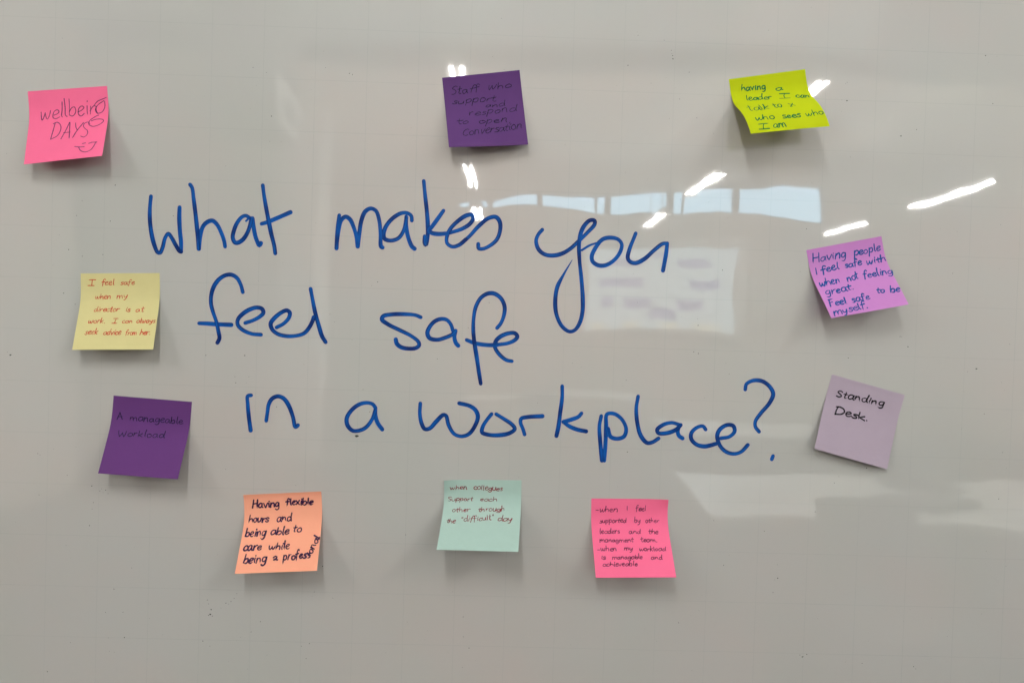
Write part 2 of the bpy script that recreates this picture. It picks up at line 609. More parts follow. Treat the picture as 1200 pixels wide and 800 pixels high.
NOTE_FIT = {
 'pink_top': (-387.6077,-67.2466,0.1057,0.3235,0.4144,-0.0051,0.0036),
 'purple_top': (10.5495,-38.031,0.1367,0.3894,0.2009,0.0016,0.0137),
 'lime': (291.1606,-27.7395,0.1668,0.9709,0.8708,-1.3558,0.038),
 'violet': (374.0407,-190.3691,0.2148,0.5711,0.5662,-0.1265,0.0142),
 'yellow': (-333.5506,-243.1562,0.0377,0.3193,0.3247,-0.0197,-0.0152),
 'purple_low': (-299.594,-364.142,-0.0517,0.4011,0.4589,0.0128,0.0551),
 'orange': (-171.4994,-452.9483,0.0723,0.5705,0.4773,-0.018,-0.0791),
 'mint': (24.703,-434.7619,0.0185,0.9253,0.8862,0.0488,-0.0856),
 'pink_low': (170.4154,-449.5471,0.0192,0.465,0.583,-0.0088,0.1002),
 'lilac': (404.4696,-329.4374,-0.2441,0.1571,0.1318,-0.0001,0.0045),
}
NOTE_TEXT = {
 'pink_top': [('wellbein',10.45,29.54,65.93,26.83,9.19),('DAYS',22.38,51.49,58.21,52.87,9.66)],
 'purple_top': [('Staff',6.12,17.96,34.37,16.37,4.11),('who',42.36,16.88,65.93,15.71,4.09),('support',6.95,27.31,49.23,28.04,3.71),('and',38.37,34.09,57.64,34.07,2.86),('respond',21.64,41.62,67.6,40.58,3.94),('to',8.56,50.76,21.58,50.07,3.74),('open,',30.13,51.23,61.57,51.53,3.9),('Conversation',13.91,63.54,70.86,59.62,4.68)],
 'lime': [('having',10.48,12.97,34.4,14.67,3.47),('a',43.36,17.6,50.58,17.81,3.28),('leader',12.76,24.64,37.17,27.58,4.07),('I',44.62,28.08,54.3,29.35,3.7),('can',60.29,30.27,72.82,32.25,4.01),('talk',7.65,45.42,27.77,46.74,7.05),('to',32.72,45.27,40.34,45.65,6.61),('&',47.44,47.63,53.19,47.35,6.6),('who',8.92,61.39,26.78,61.67,4.69),('sees',34.61,62.34,51.94,62.54,3.83),('who',57.36,63.06,74.22,61.88,4.13),('I',8.85,72.08,18.57,72.54,3.27),('am',22.92,72.42,34.95,72.25,4.18)],
 'violet': [('Having',3.51,13.45,37.79,13.72,4.81),('people',45.41,14.48,72.27,13.24,4.31),('|',3.74,25.54,6.09,25.45,3.75),('feel',10.06,25.97,28.1,24.04,4.27),('safe',33.79,24.47,50.65,24.36,3.73),('with',55.36,25.84,75.14,24.78,3.77),('when',3.08,39.87,23.84,39.26,4.57),('not',30.89,39.29,42.76,38.53,4.88),('feeling',47.05,39.03,75.99,39.85,4.37),('great.',4.76,50.15,33.02,49.56,4.42),('Feel',3.76,63.82,20.32,63.42,4.15),('safe',25.35,63.47,43.62,62.69,4.18),('to',52.34,57.98,59.64,59.3,4.24),('be',64.79,59.98,74.45,61.06,4.54),('myself.',3.47,74.07,37.64,71.79,4.22)],
 'yellow': [('I',6.93,11.87,12.59,11.9,3.73),('feel',19.61,11.69,31.93,11.26,3.23),('safe',37.47,11.29,51.65,11.11,2.73),('when',13.81,25.17,28.91,24.75,3.16),('my',34.44,24.53,44.51,24.21,2.78),('director',14.08,37.91,38.2,37.68,3.16),('is',44.35,37.85,49.0,37.75,2.9),('at',53.95,38.04,61.9,37.83,3.03),('work.',10.43,49.61,26.89,49.6,3.16),('I',33.37,49.65,38.26,49.68,2.9),('can',42.76,49.58,52.89,49.53,2.76),('always',56.44,49.55,74.15,49.42,2.9),('seek',9.2,60.96,21.66,60.67,3.13),('advice',26.87,61.36,43.24,61.1,3.13),('from',47.8,61.52,58.49,61.47,3.0),('her.',61.17,61.49,71.25,61.31,3.13)],
 'purple_low': [('A',5.04,23.07,10.36,22.39,3.75),('manageable',17.25,22.74,68.91,22.24,3.63),('Workload',8.96,39.13,53.85,37.11,3.74)],
 'orange': [('Having',7.64,13.28,34.31,13.54,4.35),('flexible',40.74,11.92,66.89,12.84,3.68),('hours',4.22,27.12,23.8,27.73,3.99),('and',31.88,27.57,46.05,27.67,4.12),('being',2.9,40.87,22.77,40.52,4.68),('able',27.4,40.32,44.75,40.55,4.09),('to',48.5,38.57,56.79,38.53,3.79),('care',3.42,54.57,20.37,54.31,4.49),('while',27.62,54.6,47.66,54.36,4.03),('being',5.57,66.49,27.45,66.13,4.54),('2',33.5,65.05,37.59,64.69,2.91),('profess',42.85,65.15,68.17,63.54,4.49),('ional',68.59,62.65,75.62,44.56,3.4)],
 'mint': [('when',5.59,9.75,22.5,9.25,2.67),('collegues',28.55,9.44,57.37,10.76,2.91),('Support',3.53,20.88,28.25,20.79,2.61),('each',35.49,20.62,51.8,20.6,2.37),('other',8.66,31.94,26.0,31.77,2.84),('through',34.11,31.3,60.1,30.42,2.68),('the',4.85,44.49,13.37,44.65,3.24),('"difficult"',18.83,42.83,50.06,40.8,3.34),('day',53.68,41.47,67.39,42.15,3.29)],
 'pink_low': [('-when',4.43,13.38,25.78,13.1,3.04),('|',34.68,12.02,36.2,12.01,3.05),('feel',44.09,12.08,54.28,11.75,2.92),('supported',8.09,23.82,34.49,23.38,2.47),('by',42.35,23.57,48.44,23.52,2.72),('other',53.52,23.49,67.14,23.14,2.47),('leaders',7.45,34.27,27.39,33.77,2.6),('and',36.17,34.09,48.02,34.01,2.5),('the',55.54,34.34,65.38,34.29,2.51),('managment',6.7,42.54,39.48,42.16,2.5),('team.',46.98,42.14,62.97,42.09,2.54),('-when',3.67,50.88,22.64,50.85,2.46),('my',29.49,50.6,37.54,50.59,2.48),('workload',44.32,50.83,69.72,50.6,2.39),('is',6.64,58.77,10.7,58.77,2.31),('managable',17.22,58.77,46.38,58.45,2.34),('and',54.54,58.84,65.32,58.87,2.36),('achieveable',7.6,65.39,40.58,65.23,2.44)],
 'lilac': [('Standing',9.39,20.05,58.11,16.53,3.87),('Desk.',11.75,37.14,46.18,34.95,4.27)],
}
NOTE_EXTRA = {
 'pink_top': [[[61.74,18.63],[65.81,14.2],[70.54,12.35],[74.33,11.06]],[[72.69,14.68],[72.45,20.7],[69.55,25.42],[65.27,25.93],[63.52,21.98],[65.92,17.82],[71.96,14.0]],[[66.9,28.1],[63.91,29.42],[58.46,34.09],[58.24,37.72],[62.29,40.51],[67.97,39.2],[72.1,35.13],[70.68,33.19],[64.47,32.64],[60.3,34.07]],[[54.78,59.62],[57.79,59.05]],[[61.0,59.96],[63.25,59.48]],[[47.85,62.1],[52.62,63.19],[57.13,63.34]],[[51.68,63.08],[53.92,67.13],[58.72,69.51],[63.61,67.92],[66.76,62.64],[67.8,58.9]],[[63.49,58.96],[68.79,59.38]]],
}
BOARD_LETTERS = [
 ('What','W',[('1',[[-305.5,-167.9],[-306.3,-179.3],[-306.1,-189.9],[-304.3,-203.4],[-301.0,-215.5],[-297.9,-221.7],[-295.6,-222.1],[-293.2,-216.7],[-291.0,-207.5],[-288.0,-203.2],[-284.6,-207.3],[-280.7,-214.0],[-276.8,-219.8],[-275.3,-220.4]]),('1',[[-275.3,-220.4],[-275.6,-211.6],[-277.0,-199.5],[-277.8,-187.4],[-277.7,-177.5]])]),
 ('What','h',[('1',[[-268.1,-155.2],[-266.1,-158.2],[-264.4,-168.7],[-262.2,-183.8],[-259.9,-201.9],[-258.5,-217.1]]),('1',[[-258.0,-217.1],[-257.5,-206.4],[-255.0,-195.7],[-251.0,-191.0],[-245.8,-189.3],[-241.2,-193.0],[-236.8,-201.2],[-234.0,-208.7],[-233.0,-213.9]])]),
 ('What','a',[('1',[[-209.6,-185.8],[-213.4,-183.4],[-217.2,-184.6],[-221.6,-190.0],[-224.7,-197.7],[-225.8,-205.3],[-223.4,-209.8],[-220.4,-209.7],[-215.9,-206.5],[-212.0,-200.3],[-209.4,-192.6],[-208.1,-185.8]]),('1',[[-207.0,-185.7],[-205.9,-194.0],[-203.9,-203.1],[-201.5,-209.1],[-199.9,-211.8],[-198.4,-209.3]]),('.5',[[-209.9,-185.1],[-211.4,-186.6],[-213.3,-188.5]])]),
 ('What','t',[('1',[[-198.0,-153.5],[-196.8,-161.8],[-194.8,-172.4],[-192.2,-184.5],[-188.8,-199.5],[-185.5,-211.6],[-184.3,-218.9]]),('t',[[-198.1,-190.7],[-192.9,-189.0],[-183.9,-184.9],[-170.4,-178.5]])]),
 ('makes','m',[('1',[[-123.2,-180.0],[-124.3,-189.6],[-124.8,-201.3],[-125.0,-212.1]]),('1',[[-124.7,-206.2],[-123.4,-192.9],[-121.1,-184.5],[-117.0,-181.1],[-112.8,-183.4],[-109.0,-190.8],[-106.1,-199.8],[-104.7,-209.7]]),('1',[[-104.2,-209.7],[-103.3,-197.2],[-101.5,-183.9],[-98.1,-175.4],[-92.9,-172.3],[-87.8,-174.3],[-84.3,-183.3],[-82.6,-196.5],[-81.7,-209.0],[-80.2,-209.8]])]),
 ('makes','a',[('1',[[-52.5,-182.5],[-53.2,-178.1],[-57.4,-175.4],[-63.2,-175.9],[-71.4,-181.2],[-77.8,-189.7],[-79.7,-197.3],[-78.3,-201.4],[-72.4,-202.8],[-65.0,-200.1],[-60.2,-192.4],[-57.8,-179.9]]),('1',[[-58.1,-179.1],[-57.8,-189.0],[-55.0,-200.6],[-51.5,-208.0],[-48.9,-210.0]])]),
 ('makes','k',[('1',[[-42.0,-143.9],[-40.4,-156.8],[-38.3,-171.7],[-36.8,-186.7],[-36.7,-198.3],[-38.2,-205.9],[-39.4,-204.2],[-39.6,-197.6]]),('1',[[-22.0,-172.0],[-26.5,-178.8],[-32.9,-188.2],[-35.3,-191.6],[-32.7,-194.0],[-26.0,-194.8],[-17.7,-194.0]])]),
 ('makes','e',[('1',[[-18.0,-194.0],[-12.7,-192.5],[-2.8,-188.8],[4.5,-183.6],[7.2,-178.5],[5.9,-175.2],[1.0,-175.7],[-6.4,-180.6],[-14.5,-189.2],[-17.9,-197.7],[-17.4,-203.5],[-12.3,-206.7],[-5.7,-204.8],[0.8,-199.2]])]),
 ('makes','s',[('1',[[0.5,-199.6],[4.9,-195.2],[12.1,-186.7],[21.9,-178.0],[29.4,-176.4],[33.4,-180.9],[34.0,-189.3],[30.9,-198.5],[24.4,-204.6],[17.8,-207.8],[13.6,-207.5],[13.0,-203.3]])]),
 ('you','y',[('t',[[75.3,-187.3],[71.6,-191.9],[69.6,-198.1],[72.0,-206.1],[77.5,-210.8],[84.7,-212.2],[94.4,-210.3],[103.2,-205.0],[111.8,-196.7],[120.5,-187.6],[126.5,-180.2],[126.4,-176.7],[121.9,-176.5],[116.7,-181.5],[113.4,-188.7],[111.9,-199.4],[112.8,-215.4],[115.2,-233.1],[117.3,-252.6],[117.4,-266.9],[114.9,-277.7],[110.3,-284.6],[105.0,-286.0],[97.6,-280.9],[91.9,-269.5],[90.3,-257.1],[91.9,-242.8],[97.8,-230.1],[105.0,-217.0]])]),
 ('you','o',[('t.4',[[130.6,-197.9],[122.7,-200.8],[114.8,-205.9]]),('1',[[132.4,-196.9],[128.1,-203.3],[124.8,-211.4],[125.9,-216.7],[131.4,-220.1],[138.5,-219.9],[146.4,-215.1],[152.4,-206.9],[153.9,-198.9],[150.2,-194.2],[143.0,-192.7],[135.9,-194.1],[131.2,-197.9]])]),
 ('you','u',[('1',[[167.3,-187.8],[165.0,-194.1],[161.8,-203.1],[160.3,-212.0],[162.6,-215.5],[168.0,-216.8],[176.8,-212.4],[185.5,-204.1],[194.2,-197.0],[198.6,-196.5]]),('1',[[198.8,-196.5],[198.1,-205.4],[196.9,-214.4],[195.5,-223.3]])]),
 ('feel','f',[('1',[[-214.9,-257.6],[-216.9,-250.8],[-220.8,-244.1],[-225.8,-241.2],[-231.4,-241.6],[-237.5,-245.3],[-242.3,-251.7],[-244.9,-259.2],[-245.4,-269.2],[-243.2,-277.9],[-239.6,-287.7],[-237.6,-296.4],[-236.4,-303.3],[-238.3,-307.7]]),('t',[[-256.3,-289.3],[-248.9,-289.3],[-239.0,-289.7],[-225.1,-289.8]])]),
 ('feel','e',[('1',[[-211.7,-287.5],[-204.3,-284.8],[-197.6,-280.8],[-194.4,-277.0],[-195.9,-273.3],[-200.9,-272.2],[-207.7,-274.3],[-214.4,-278.8],[-219.0,-284.6],[-218.9,-289.6],[-214.1,-294.4],[-205.3,-297.9],[-196.3,-298.5]])]),
 ('feel','e',[('1',[[-181.2,-290.9],[-174.5,-287.0],[-169.6,-281.2],[-168.8,-276.1],[-171.7,-274.1],[-176.6,-276.0],[-183.3,-281.6],[-187.1,-287.4],[-185.5,-292.9],[-180.4,-297.1],[-171.7,-299.1],[-161.7,-298.4],[-154.3,-295.7],[-149.5,-289.9],[-146.5,-283.6],[-145.4,-279.8]])]),
 ('feel','l',[('1',[[-149.2,-252.4],[-147.1,-262.3],[-144.3,-274.7],[-140.2,-288.4],[-136.8,-298.3],[-133.2,-303.8]])]),
 ('safe','s',[('1',[[-41.2,-276.6],[-46.5,-274.7],[-57.7,-274.1],[-70.1,-274.8],[-77.7,-276.7],[-79.0,-279.9],[-72.7,-284.6],[-61.4,-289.8],[-50.1,-295.1],[-43.0,-300.4],[-41.8,-303.9],[-44.9,-306.8],[-52.5,-307.7],[-59.5,-306.5],[-63.8,-303.1],[-64.9,-299.0]])]),
 ('safe','a',[('1',[[-9.2,-288.9],[-11.5,-282.7],[-15.8,-278.3],[-21.4,-277.7],[-27.6,-280.4],[-32.3,-286.1],[-34.2,-291.8],[-32.0,-296.6],[-24.9,-298.2],[-17.3,-296.1],[-9.8,-292.4],[-6.8,-288.8]]),('1',[[-6.5,-288.8],[-7.6,-295.1],[-6.0,-300.7],[-3.5,-303.4]])]),
 ('safe','f',[('1',[[34.0,-284.7],[37.3,-280.5],[40.2,-272.7],[40.7,-263.6],[36.6,-255.3],[29.4,-251.0],[23.2,-251.6],[17.0,-256.0],[12.4,-265.2],[10.7,-276.4],[10.8,-289.0],[12.5,-301.5],[14.9,-314.0],[17.1,-326.5],[19.6,-339.8]]),('1',[[4.6,-297.5],[12.8,-300.4],[26.8,-301.8],[35.2,-301.1]])]),
 ('safe','e',[('1',[[34.9,-301.2],[44.9,-299.4],[51.8,-296.1],[54.2,-292.5],[51.6,-289.4],[46.0,-289.5],[37.7,-293.0],[33.0,-298.1],[32.5,-303.7],[36.9,-310.5],[44.0,-315.9],[49.4,-316.9]])]),
 ('in','i',[('1',[[-204.5,-358.0],[-207.7,-358.8],[-207.5,-366.8],[-206.1,-379.3],[-204.0,-392.5]])]),
 ('in','n',[('1',[[-189.1,-382.3],[-188.2,-374.6],[-187.0,-366.2],[-183.7,-360.5],[-178.2,-358.2],[-172.7,-360.2],[-167.6,-367.0],[-163.2,-378.0],[-160.5,-387.8],[-158.1,-386.0]])]),
 ('a','a',[('1',[[-82.9,-366.6],[-85.8,-363.2],[-92.1,-362.0],[-99.7,-364.3],[-106.5,-370.1],[-110.7,-377.9],[-109.6,-384.9],[-104.6,-389.7],[-98.3,-389.5],[-92.1,-386.5],[-86.1,-378.6],[-83.1,-369.4]]),('1',[[-82.9,-366.6],[-82.7,-374.3],[-80.4,-381.3],[-75.6,-387.8]])]),
 ('workplace','w',[('1',[[-39.1,-361.2],[-39.3,-370.9],[-37.4,-380.5],[-34.0,-386.1],[-29.2,-385.4],[-23.0,-378.5],[-16.3,-371.8],[-13.5,-372.6],[-10.8,-381.4],[-5.0,-390.1],[2.3,-392.3],[9.5,-389.7],[14.9,-382.2],[17.8,-372.5],[15.2,-366.1],[9.5,-362.2],[-1.0,-359.8]])]),
 ('workplace','o',[('1',[[31.1,-369.6],[26.8,-375.4],[23.0,-382.0],[22.3,-387.7],[28.0,-389.9],[39.3,-390.1],[49.7,-387.7],[54.5,-383.5],[51.9,-379.5],[43.7,-374.1],[35.8,-369.5]])]),
 ('workplace','r',[('1',[[64.3,-388.6],[62.5,-383.3],[59.9,-376.9],[60.6,-373.2],[66.2,-371.5],[81.5,-370.1]])]),
 ('workplace','k',[('1',[[99.9,-340.2],[100.2,-350.7],[98.7,-366.9],[97.5,-379.9],[95.8,-389.3]]),('1',[[119.8,-366.3],[117.0,-369.6],[109.9,-372.7],[102.2,-375.2]]),('1',[[102.2,-375.2],[108.5,-379.5],[116.7,-382.5],[125.1,-383.9]])]),
 ('workplace','p',[('1',[[139.5,-368.4],[138.0,-378.1],[139.3,-393.9],[141.7,-412.4]]),('1',[[144.0,-412.3],[144.6,-393.8],[144.6,-377.9],[145.0,-366.5],[152.1,-365.7],[160.2,-371.3],[164.6,-380.9],[162.5,-388.0],[155.6,-390.3],[149.3,-388.4],[146.4,-380.5]])]),
 ('workplace','l',[('1',[[175.3,-348.0],[173.9,-359.5],[175.3,-373.5],[179.3,-386.6],[185.7,-393.5],[191.0,-392.8],[197.0,-388.8]])]),
 ('workplace','a',[('1',[[217.7,-374.9],[209.7,-372.9],[200.9,-375.4],[195.3,-380.4],[196.8,-383.5],[205.6,-383.2],[214.3,-379.5],[218.6,-374.9]]),('1',[[217.7,-374.9],[215.8,-381.2],[217.2,-385.6],[220.9,-388.1]])]),
 ('workplace','c',[('1',[[243.5,-378.6],[240.7,-375.5],[234.6,-377.1],[229.5,-382.6],[229.7,-388.7],[235.2,-393.9],[243.3,-395.4],[254.7,-392.4]])]),
 ('workplace','e',[('1',[[258.9,-387.0],[267.7,-385.0],[272.5,-379.6],[270.8,-374.3],[264.6,-373.6],[257.7,-378.2],[255.3,-384.5],[258.3,-394.1],[264.7,-400.1],[272.8,-402.0],[279.8,-399.7],[286.1,-392.8]])]),
 ('?','?',[('1',[[281.5,-337.8],[282.5,-332.5],[289.5,-328.7],[298.4,-329.3],[305.7,-334.4],[309.5,-341.4],[306.3,-350.3],[297.8,-361.1],[292.8,-369.2],[293.0,-374.5],[296.8,-379.2]]),('1',[[311.7,-403.2],[310.6,-406.3]])]),
]
SPECKS = [[-100.7,-395.1,2.6],[-95.6,-349.2,0.9],[-88.4,-370.8,0.7],[-179.4,-368.5,0.8],[-219.6,-346.2,0.9],[-220.6,-340.4,0.7],[-207.0,-340.0,0.7],[-209.4,-345.9,0.5],[507.5,-1.4,1.1],[442.5,-290.7,1.1],[512.0,-310.5,1.3],[522.2,-355.1,0.9],[503.4,-313.5,0.6],[544.6,-284.9,0.8],[-358.3,-490.1,1],[-333.5,-551.8,0.8],[-437.7,-325.8,1.3],[-440.6,-322.9,0.6],[-409.6,-420.9,0.8],[-407.4,-422.4,0.6],[-380.9,-441.4,0.7],[-356.9,-451.1,1],[-355.0,-467.4,0.8],[-356.1,-473.7,0.6],[-358.3,-490.1,0.9],[-349.1,-455.9,0.8],[-345.9,-457.4,0.7],[-343.5,-454.8,0.8],[-341.0,-458.2,0.6],[-347.2,-453.7,0.5],[-407.7,-461.3,0.6],[-341.1,-575.2,0.9],[-324.4,-574.8,0.6],[-322.3,-599.5,1],[-374.7,-605.8,0.6],[-396.5,-635.1,1],[-190.0,-580.8,0.9],[-198.9,-591.2,0.7],[-141.5,-601.3,1.1],[-149.3,-604.1,0.8],[-144.3,-616.4,1],[-245.9,-601.2,0.9],[-238.9,-606.1,0.7],[-182.9,-613.8,0.6],[-130.6,-524.4,1.1],[-136.0,-531.9,0.7],[-119.7,-555.6,0.7],[-242.4,-560.5,0.9],[-241.1,-564.3,0.8],[-238.4,-569.9,1.1],[-239.3,-574.7,1.3],[-237.1,-576.2,1],[-240.8,-575.7,0.9],[-229.1,-568.1,0.7],[-224.2,-563.2,0.9],[-221.4,-564.1,0.7],[-219.3,-561.5,0.9],[-216.2,-558.3,0.8],[-213.8,-553.5,0.6],[-138.1,-550.0,0.7],[-139.9,-554.2,0.6],[-316.6,-530.7,0.6],[-333.2,-552.3,0.5],[-49.8,-491.2,0.9],[9.3,-571.3,1],[10.2,-591.1,0.8],[16.0,-602.2,1.1],[9.9,-621.5,0.6],[223.6,-572.0,1],[166.9,-403.1,0.6],[378.5,-421.8,0.6],[374.3,-428.3,0.8],[356.2,-457.6,0.8],[255.0,-468.9,0.8],[305.9,-478.2,0.8],[266.5,-513.5,0.9],[320.4,-511.5,0.5],[321.2,-524.9,1],[317.0,-539.5,0.9],[245.9,-543.8,0.5],[346.5,-601.6,0.9],[349.1,-603.5,1.4],[353.5,-600.8,0.9],[409.8,-608.6,1],[462.0,-610.7,1],[464.1,-612.9,0.9],[540.7,-439.8,0.9],[406.1,-412.4,1.1],[542.5,-393.2,0.8],[415.0,-585.9,0.4],[484.1,-216.6,0.7],[434.1,-280.8,0.9],[435.8,-281.2,0.7],[442.3,-290.6,1.1],[383.1,-303.6,0.9],[512.2,-310.4,1.2],[331.6,-219.7,0.6],[500.7,-333.3,0.5],[-340.1,-158.2,1],[-371.5,-174.5,0.6],[-376.5,-188.7,0.8],[-344.1,-193.1,0.8],[-370.3,-227.9,1.1],[-350.7,-225.6,0.9],[-383.5,-221.9,1],[-387.6,-264.2,1.1],[-376.2,-274.6,0.9],[-283.7,-185.9,1],[-392.8,-207.8,0.5],[-210.2,-40.3,0.8],[-196.9,-44.6,0.8],[-140.2,-37.7,0.6],[-117.0,-42.4,0.9],[-114.1,-43.7,0.6],[-191.2,-86.3,1.1],[370.8,-32.7,0.8],[371.2,-50.7,1.2],[366.4,-50.1,0.6],[426.2,-83.3,1.3],[441.8,-76.3,0.8],[516.8,-48.2,1],[507.5,-1.3,1],[214.4,-28.8,0.8],[223.6,-72.9,0.8],[336.2,-177.7,0.8],[232.3,-276.1,1.1],[231.6,-269.6,0.6],[228.9,-302.3,1],[233.6,-303.7,1],[254.4,-220.9,0.9],[197.5,-13.3,1],[197.8,-16.2,0.9],[196.7,-11.5,0.6],[154.0,-24.5,0.8],[205.9,-55.2,0.8],[198.0,-16.5,1.1],[162.9,5.1,0.8],[188.7,1.4,0.7],[196.0,-8.2,0.6],[154.1,-24.2,1],[-113.8,-43.1,0.7],[-116.6,-42.1,0.6],[5.6,-285.6,0.7],[-23.7,-316.9,0.8],[25.5,-260.2,0.6],[-84.2,-243.5,0.9],[-89.9,-247.2,0.7],[-211.6,-319.3,1.1],[-249.2,-320.3,0.8],[-129.7,-276.5,0.7],[265.0,-323.3,0.8],[162.9,-332.2,0.8],[166.6,-403.2,0.9],[241.5,-347.3,0.5]]
# ---------------------------------------------------------------- the room that the board mirrors
m_wall = plain('painted_plaster', (0.58, 0.53, 0.47), 0.85, 0.05, 1.2)
m_ceil_near = plain('ceiling_paint_cool', (0.80, 0.88, 0.90), 0.9, 0.04, 1.0)
m_ceil_far = plain('ceiling_board_warm', (0.88, 0.80, 0.70), 0.9, 0.04, 1.0)
m_beam = plain('grey_steel', (0.07, 0.075, 0.075), 0.5, 0.05, 2.0)
m_floor = plain('carpet', (0.055, 0.038, 0.028), 0.95, 0.25, 6.0, bump=0.002)
m_white = plain('white_laminate', (0.82, 0.81, 0.79), 0.25, 0.03, 2.0)
m_metal = plain('brushed_aluminium', (0.62, 0.62, 0.62), 0.35, 0.04, 30.0, metal=1.0)
m_dark = plain('dark_plastic', (0.06, 0.06, 0.065), 0.5, 0.08, 8.0)
m_grey = plain('grey_panel', (0.13, 0.135, 0.135), 0.6, 0.05, 3.0)
m_tube = mat_emit('fluorescent_tube', (1.0, 0.98, 0.93), LAMP)
m_glass = mat_glass()

X0, X1, Y1, H0 = -5.6, 7.4, -11.0, 3.95
struct(boxes('floor', [((X0 - .2, Y1 - .2, -0.1), (X1 + .2, .25, 0))], m_floor))
struct(boxes('ceiling', [((X0 - .2, -5.8, H0), (X1 + .2, .25, H0 + .1))], m_ceil_near))
# the far half of the ceiling slopes down to the left, so the high windows under it get shallower that way
bm = bmesh.new()
zl, zr = 3.66, 4.30
vs = [bm.verts.new(p) for p in ((X0 - .2, -5.8, zl - .02), (X1 + .2, -5.8, zr), (X1 + .2, Y1 - .2, zr), (X0 - .2, Y1 - .2, zl - .02),
                                (X0 - .2, -5.8, zl + .1), (X1 + .2, -5.8, zr + .12), (X1 + .2, Y1 - .2, zr + .12), (X0 - .2, Y1 - .2, zl + .1))]
for f in ((3, 2, 1, 0), (4, 5, 6, 7), (0, 1, 5, 4), (1, 2, 6, 5), (2, 3, 7, 6), (3, 0, 4, 7)):
    bm.faces.new([vs[i] for i in f])
struct(fin('ceiling_slope', bm, m_ceil_far))
struct(boxes('wall_front', [((X0 - .2, .03, 0), (X1 + .2, .23, H0))], m_wall))
struct(boxes('wall_right', [((X1, Y1 - .2, 0), (X1 + .2, .03, 4.6))], m_wall))
struct(boxes('wall_left', [((-3.75, -5.62, 0), (-3.55, .03, H0)), ((X0, -5.62, 0), (-3.75, -5.42, H0)), ((X0 - .2, Y1 - .2, 0), (X0, -5.42, 4.2))], m_wall))
tag(boxes('steel_beam', [((-3.5, -6.0, H0 - .13), (X1, -5.80, 4.6))], m_beam), 'grey steel beam crossing the ceiling, mirrored above the notes', 'beam')
tag(boxes('corner_post', [((-3.55, -5.74, 0), (-3.43, -5.62, 3.9))], m_grey), 'grey post at the wall corner mirrored at far left', 'post')

# back wall with its band of high windows
WX = [-0.62, -0.10, 0.62, 1.68, 2.72, 3.72, 5.22]         # window edges
SILL = 3.34


def head(x):
    return 3.44 + (x + 0.62) * 0.078


lst = [((X0, Y1 - .2, 0), (X1, Y1, SILL)), ((X0, Y1 - .2, SILL), (WX[0], Y1, 4.3)), ((WX[-1], Y1 - .2, SILL), (X1, Y1, 4.6))]
struct(boxes('wall_back', lst, m_wall))
bm = bmesh.new()
for i in range(len(WX) - 1):
    a, b = WX[i], WX[i + 1]
    p = [(a, Y1, head(a)), (b, Y1, head(b)), (b, Y1, 4.7), (a, Y1, 4.7)]
    v = [bm.verts.new(q) for q in p] + [bm.verts.new((q[0], q[1] - .2, q[2])) for q in p]
    for f in ((0, 1, 2, 3), (7, 6, 5, 4), (0, 4, 5, 1), (2, 6, 7, 3), (1, 5, 6, 2), (0, 3, 7, 4)):
        bm.faces.new([v[j] for j in f])
bmesh.ops.recalc_face_normals(bm, faces=bm.faces)
struct(fin('wall_lintel', bm, m_wall))
where = ['shallowest, at the left end of the row', 'second from the left, over the lamp', 'third from the left', 'middle, above the slide',
         'second from the right, behind the round lamp', 'longest, at the right end of the row']
for i in range(len(WX) - 1):
    a, b = WX[i] + .002, WX[i + 1] - .002
    root = tag(empty('high_window', ((a + b) / 2, Y1 - .06, SILL)), 'high window mirrored in the board, ' + where[i], 'window',
               'high windows mirrored in the board')
    ox, oz = (a + b) / 2, SILL
    ins = lambda l: [((p[0] - ox, p[1], p[2] - oz), (q[0] - ox, q[1], q[2] - oz)) for p, q in l]
    boxes('frame', ins([((a, -.05, SILL), (a + .045, .03, head(a) - .004)), ((b - .045, -.05, SILL), (b, .03, head(b) - .012)),
                        ((a + .045, -.05, SILL), (b - .045, .03, SILL + .02))]), m_beam, root)
    if i in (2, 4):
        xm = a + (b - a) * (.82 if i == 2 else .22)
        boxes('mullion', ins([((xm, -.05, SILL + .02), (xm + .03, .03, head(xm) - .004))]), m_beam, root)
    boxes('pane', ins([((a + .045, -.03, SILL + .02), (b - .045, -.022, head(a) - .002))]), m_glass, root)

# projection screen on the back wall
root = tag(empty('projection_screen', (2.6, Y1 + .05, 1.35)), 'white projection screen showing a pale slide, mirrored under the word you', 'projection screen')
boxes('screen_sheet', [((-1.30, .0, 0), (1.30, .012, 1.5))], m_white, root)
boxes('slide', [((-1.22, .012, .10), (1.14, .016, 1.44))], mat_screen(), root)
boxes('screen_case', [((-1.38, -.03, 1.5), (1.38, .07, 1.60))], m_white, root)

